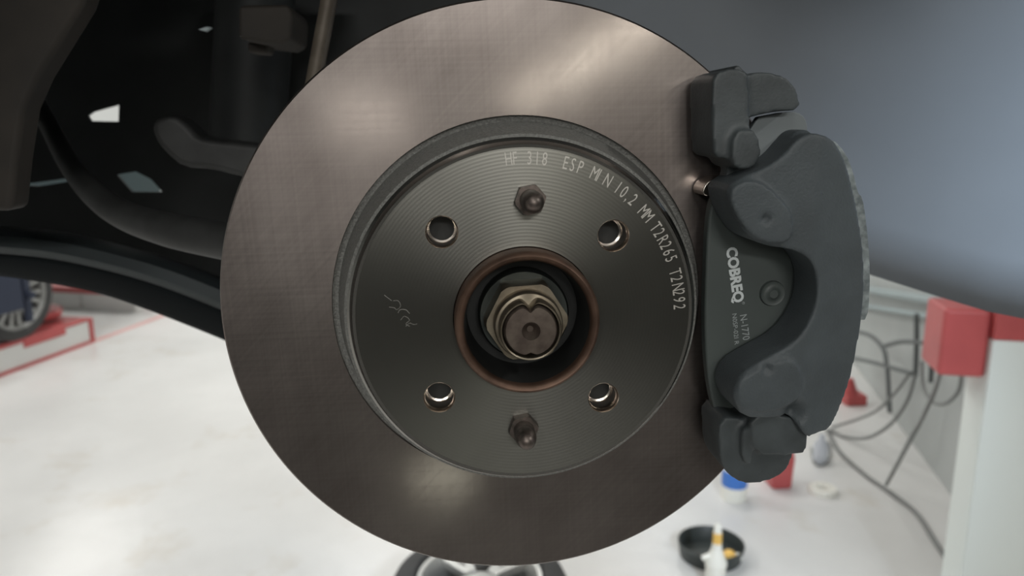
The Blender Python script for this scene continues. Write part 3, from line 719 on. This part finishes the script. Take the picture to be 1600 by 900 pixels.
bm = NB(); lathe(bm, [(0, 0), (rb2, 0), (rb2+.002, .01), (rb2, .16), (rb2*.6, .19), (rb2*.35, .2), (rb2*.35, .23), (0, .23)], Vector((bp_.x, bp_.y, 0)), 'Z', 40, False); obj('bottle_body', bm, M['ivory'], wb)
bm = NB(); lathe(bm, [(rb2+.001, .062), (rb2+.0025, .066), (rb2+.0025, .13), (rb2+.001, .135)], Vector((bp_.x, bp_.y, 0)), 'Z', 40, False); obj('bottle_label', bm, M['blue'], wb, label='blue label')
rj = fl(1222, 765)
jk = thing('red_jack', 'red floor jack just under the lower bracket arm', 'jack', (rj.x, rj.y, 0))
obj('jack_body', prism_y(NB(), [(rj.x-.045, 0), (rj.x+.045, 0), (rj.x+.052, .14), (rj.x+.04, .2), (rj.x-.03, .2), (rj.x-.05, .1)], rj.y, rj.y+.12), M['redpaint'], jk, bevel=.01)
obj('jack_saddle', cyl(NB(), (rj.x, rj.y+.06, .198), (rj.x, rj.y+.06, .23), .035), M['redpaint'], jk)
rg = fl(1285, 769)
bm = NB(); lathe(bm, [(.022, 0), (.060, 0), (.062, .012), (.056, .024), (.03, .026), (.022, .018)], Vector((rg.x, rg.y, 0)), 'Z', 48); tag(obj('paper_ring', bm, M['ivory']), 'white ring shaped roll lying flat on the floor', 'ring')
r2 = fl(1332, 630)
rs = thing('red_stand', 'small red stand by the foot of the far right wall', 'stand', (r2.x, r2.y, 0))
obj('stand_base', box(NB(), (r2.x, r2.y, .03), (.12, .1, .06)), M['redpaint'], rs, bevel=.006)
obj('stand_cone', cyl(NB(), (r2.x-.02, r2.y, .06), (r2.x-.03, r2.y, .15), .045, .02), M['redpaint'], rs)
cbp = fl(1281, 722)
cbt = thing('clear_bottle', 'small clear plastic bottle beside the cables on the floor', 'bottle', (cbp.x, cbp.y, 0))
bm = NB(); lathe(bm, [(0, 0), (.032, 0), (.034, .01), (.034, .09), (.014, .12), (.014, .14), (0, .14)], Vector((cbp.x, cbp.y, 0)), 'Z', 28, False); obj('bottle_body', bm, M['clear'], cbt)

# lift column
k0 = at(1501, 905, 1.55); K = Vector((k0.x, k0.y, 0))          # its front-left corner
cw, cdp = .34, .15
kc = K + N_*cw/2 + E_*cdp/2
zr = onp(1541, 532, K, Vector((0, 1, 0))).z
lc = thing('lift_column', 'white lift column with red upper part at the right edge', 'column', (kc.x, kc.y, 0))
obj('column_body', box(NB(), (kc.x, kc.y, zr/2), (cw, cdp, zr), -AZ), M['column'], lc, bevel=.006)
obj('column_top', box(NB(), (kc.x, kc.y, zr+1.2), (cw, cdp, 2.4), -AZ), M['redpaint'], lc, bevel=.006)
obj('foot_plate', box(NB(), (kc.x, kc.y, .012), (cw+.12, cdp+.12, .024), -AZ), M['column'], lc, bevel=.003)
bx0 = at(1535, 575, K.y+.10); bx1 = at(1485, 478, K.y+.10)
bw = bx0.x-bx1.x
cxb = K - N_*.06 + E_*.1
zb0, zb1 = at(1510, 575, cxb.y).z, at(1510, 474, cxb.y).z
obj('power_box', box(NB(), (cxb.x, cxb.y, (zb0+zb1)/2), (.12, .16, zb1-zb0), -AZ), M['redpaint'], lc, bevel=.012, label='red box on the side of the column')

# wall rails, trolley frame, cables
W_ = lambda px, py, off=.05: onp(px, py, WP - N_*off, N_)
def rail(px0, px1, r, label):
    t = thing('wall_pipe', label, 'pipe', W_(*px0), 'pipes along the right wall')
    a, b = W_(*px0), W_(*px1); d = (a-b).normalized()
    obj('pipe_run', cyl(NB(), a+d*.5, b-d*.35, r, n=20), M['galv'], t)
    for f in (.3, .8):
        p = a*(1-f)+b*f; q = p + N_*.05
        obj('pipe_clamp', cyl(NB(), p, q, .008, n=10), M['galv'], t)
rail((1352, 452), (1480, 473), .022, 'upper of two grey pipes along the right wall')
rail((1352, 478), (1450, 494), .014, 'lower thinner of two grey pipes along the right wall')
tr = thing('trolley', 'black tubular trolley frame against the wall left of the red box', 'trolley', fl(1385, 690))
def T(px, r=.011, off=.12): return tube(NB(), [W_(a, b, off) for a, b in px], r, 10)
for nm, px in (('frame_tube', [(1340, 518), (1362, 526), (1380, 545), (1386, 572)]), ('frame_tube', [(1384, 540), (1410, 534), (1455, 536)]), ('frame_tube', [(1335, 560), (1370, 568), (1425, 584)]),
               ('frame_tube', [(1386, 570), (1388, 600), (1390, 645)]), ('upright', [(1432, 490), (1432, 540), (1430, 590)]), ('upright', [(1456, 478), (1457, 540), (1454, 598)])):
    obj(nm, T(px), M['frame'], tr)
def cab(label, pts, r=.009): return tag(obj('cable', tube(NB(), pts, r, 10, 10), M['cable']), label, 'cable')
cab('grey cable running over the floor to the foot of the column', [fl(1292, 672, .01), fl(1312, 706, .01), fl(1352, 742, .01), fl(1386, 766, .01), fl(1430, 800, .01), fl(1462, 848, .01), fl(1500, 905, .01)], .009)
cab('straight grey cable from the red box down to the floor cable', [W_(1472, 560, .22), W_(1464, 600, .25), W_(1445, 645, .3), W_(1420, 692, .36), fl(1385, 757, .02)], .008)
cab('cable drooping in a low arc from the trolley to the floor', [W_(1430, 585, .14), W_(1418, 625, .16), W_(1392, 662, .2), W_(1355, 684, .25), fl(1318, 682, .01), fl(1296, 672, .01)], .008)
cab('upper slack cable from the trolley to the floor', [W_(1420, 585, .14), W_(1400, 612, .16), W_(1372, 640, .2), W_(1340, 655, .25), fl(1300, 668, .01)], .007)
cab('looped cable hanging under the red box', [W_(1440, 565, .2), W_(1443, 605, .2), W_(1458, 628, .2), W_(1478, 630, .2), W_(1496, 614, .2), W_(1502, 590, .2), W_(1499, 572, .2)], .007)
cab('thin cable end bent in a hook beside the clear bottle', [fl(1268, 700, .01), fl(1272, 722, .01), fl(1285, 727, .01), fl(1297, 712, .01), fl(1295, 690, .01)], .005)
for o in bpy.data.objects:
    if 'wpos' in o: del o['wpos']
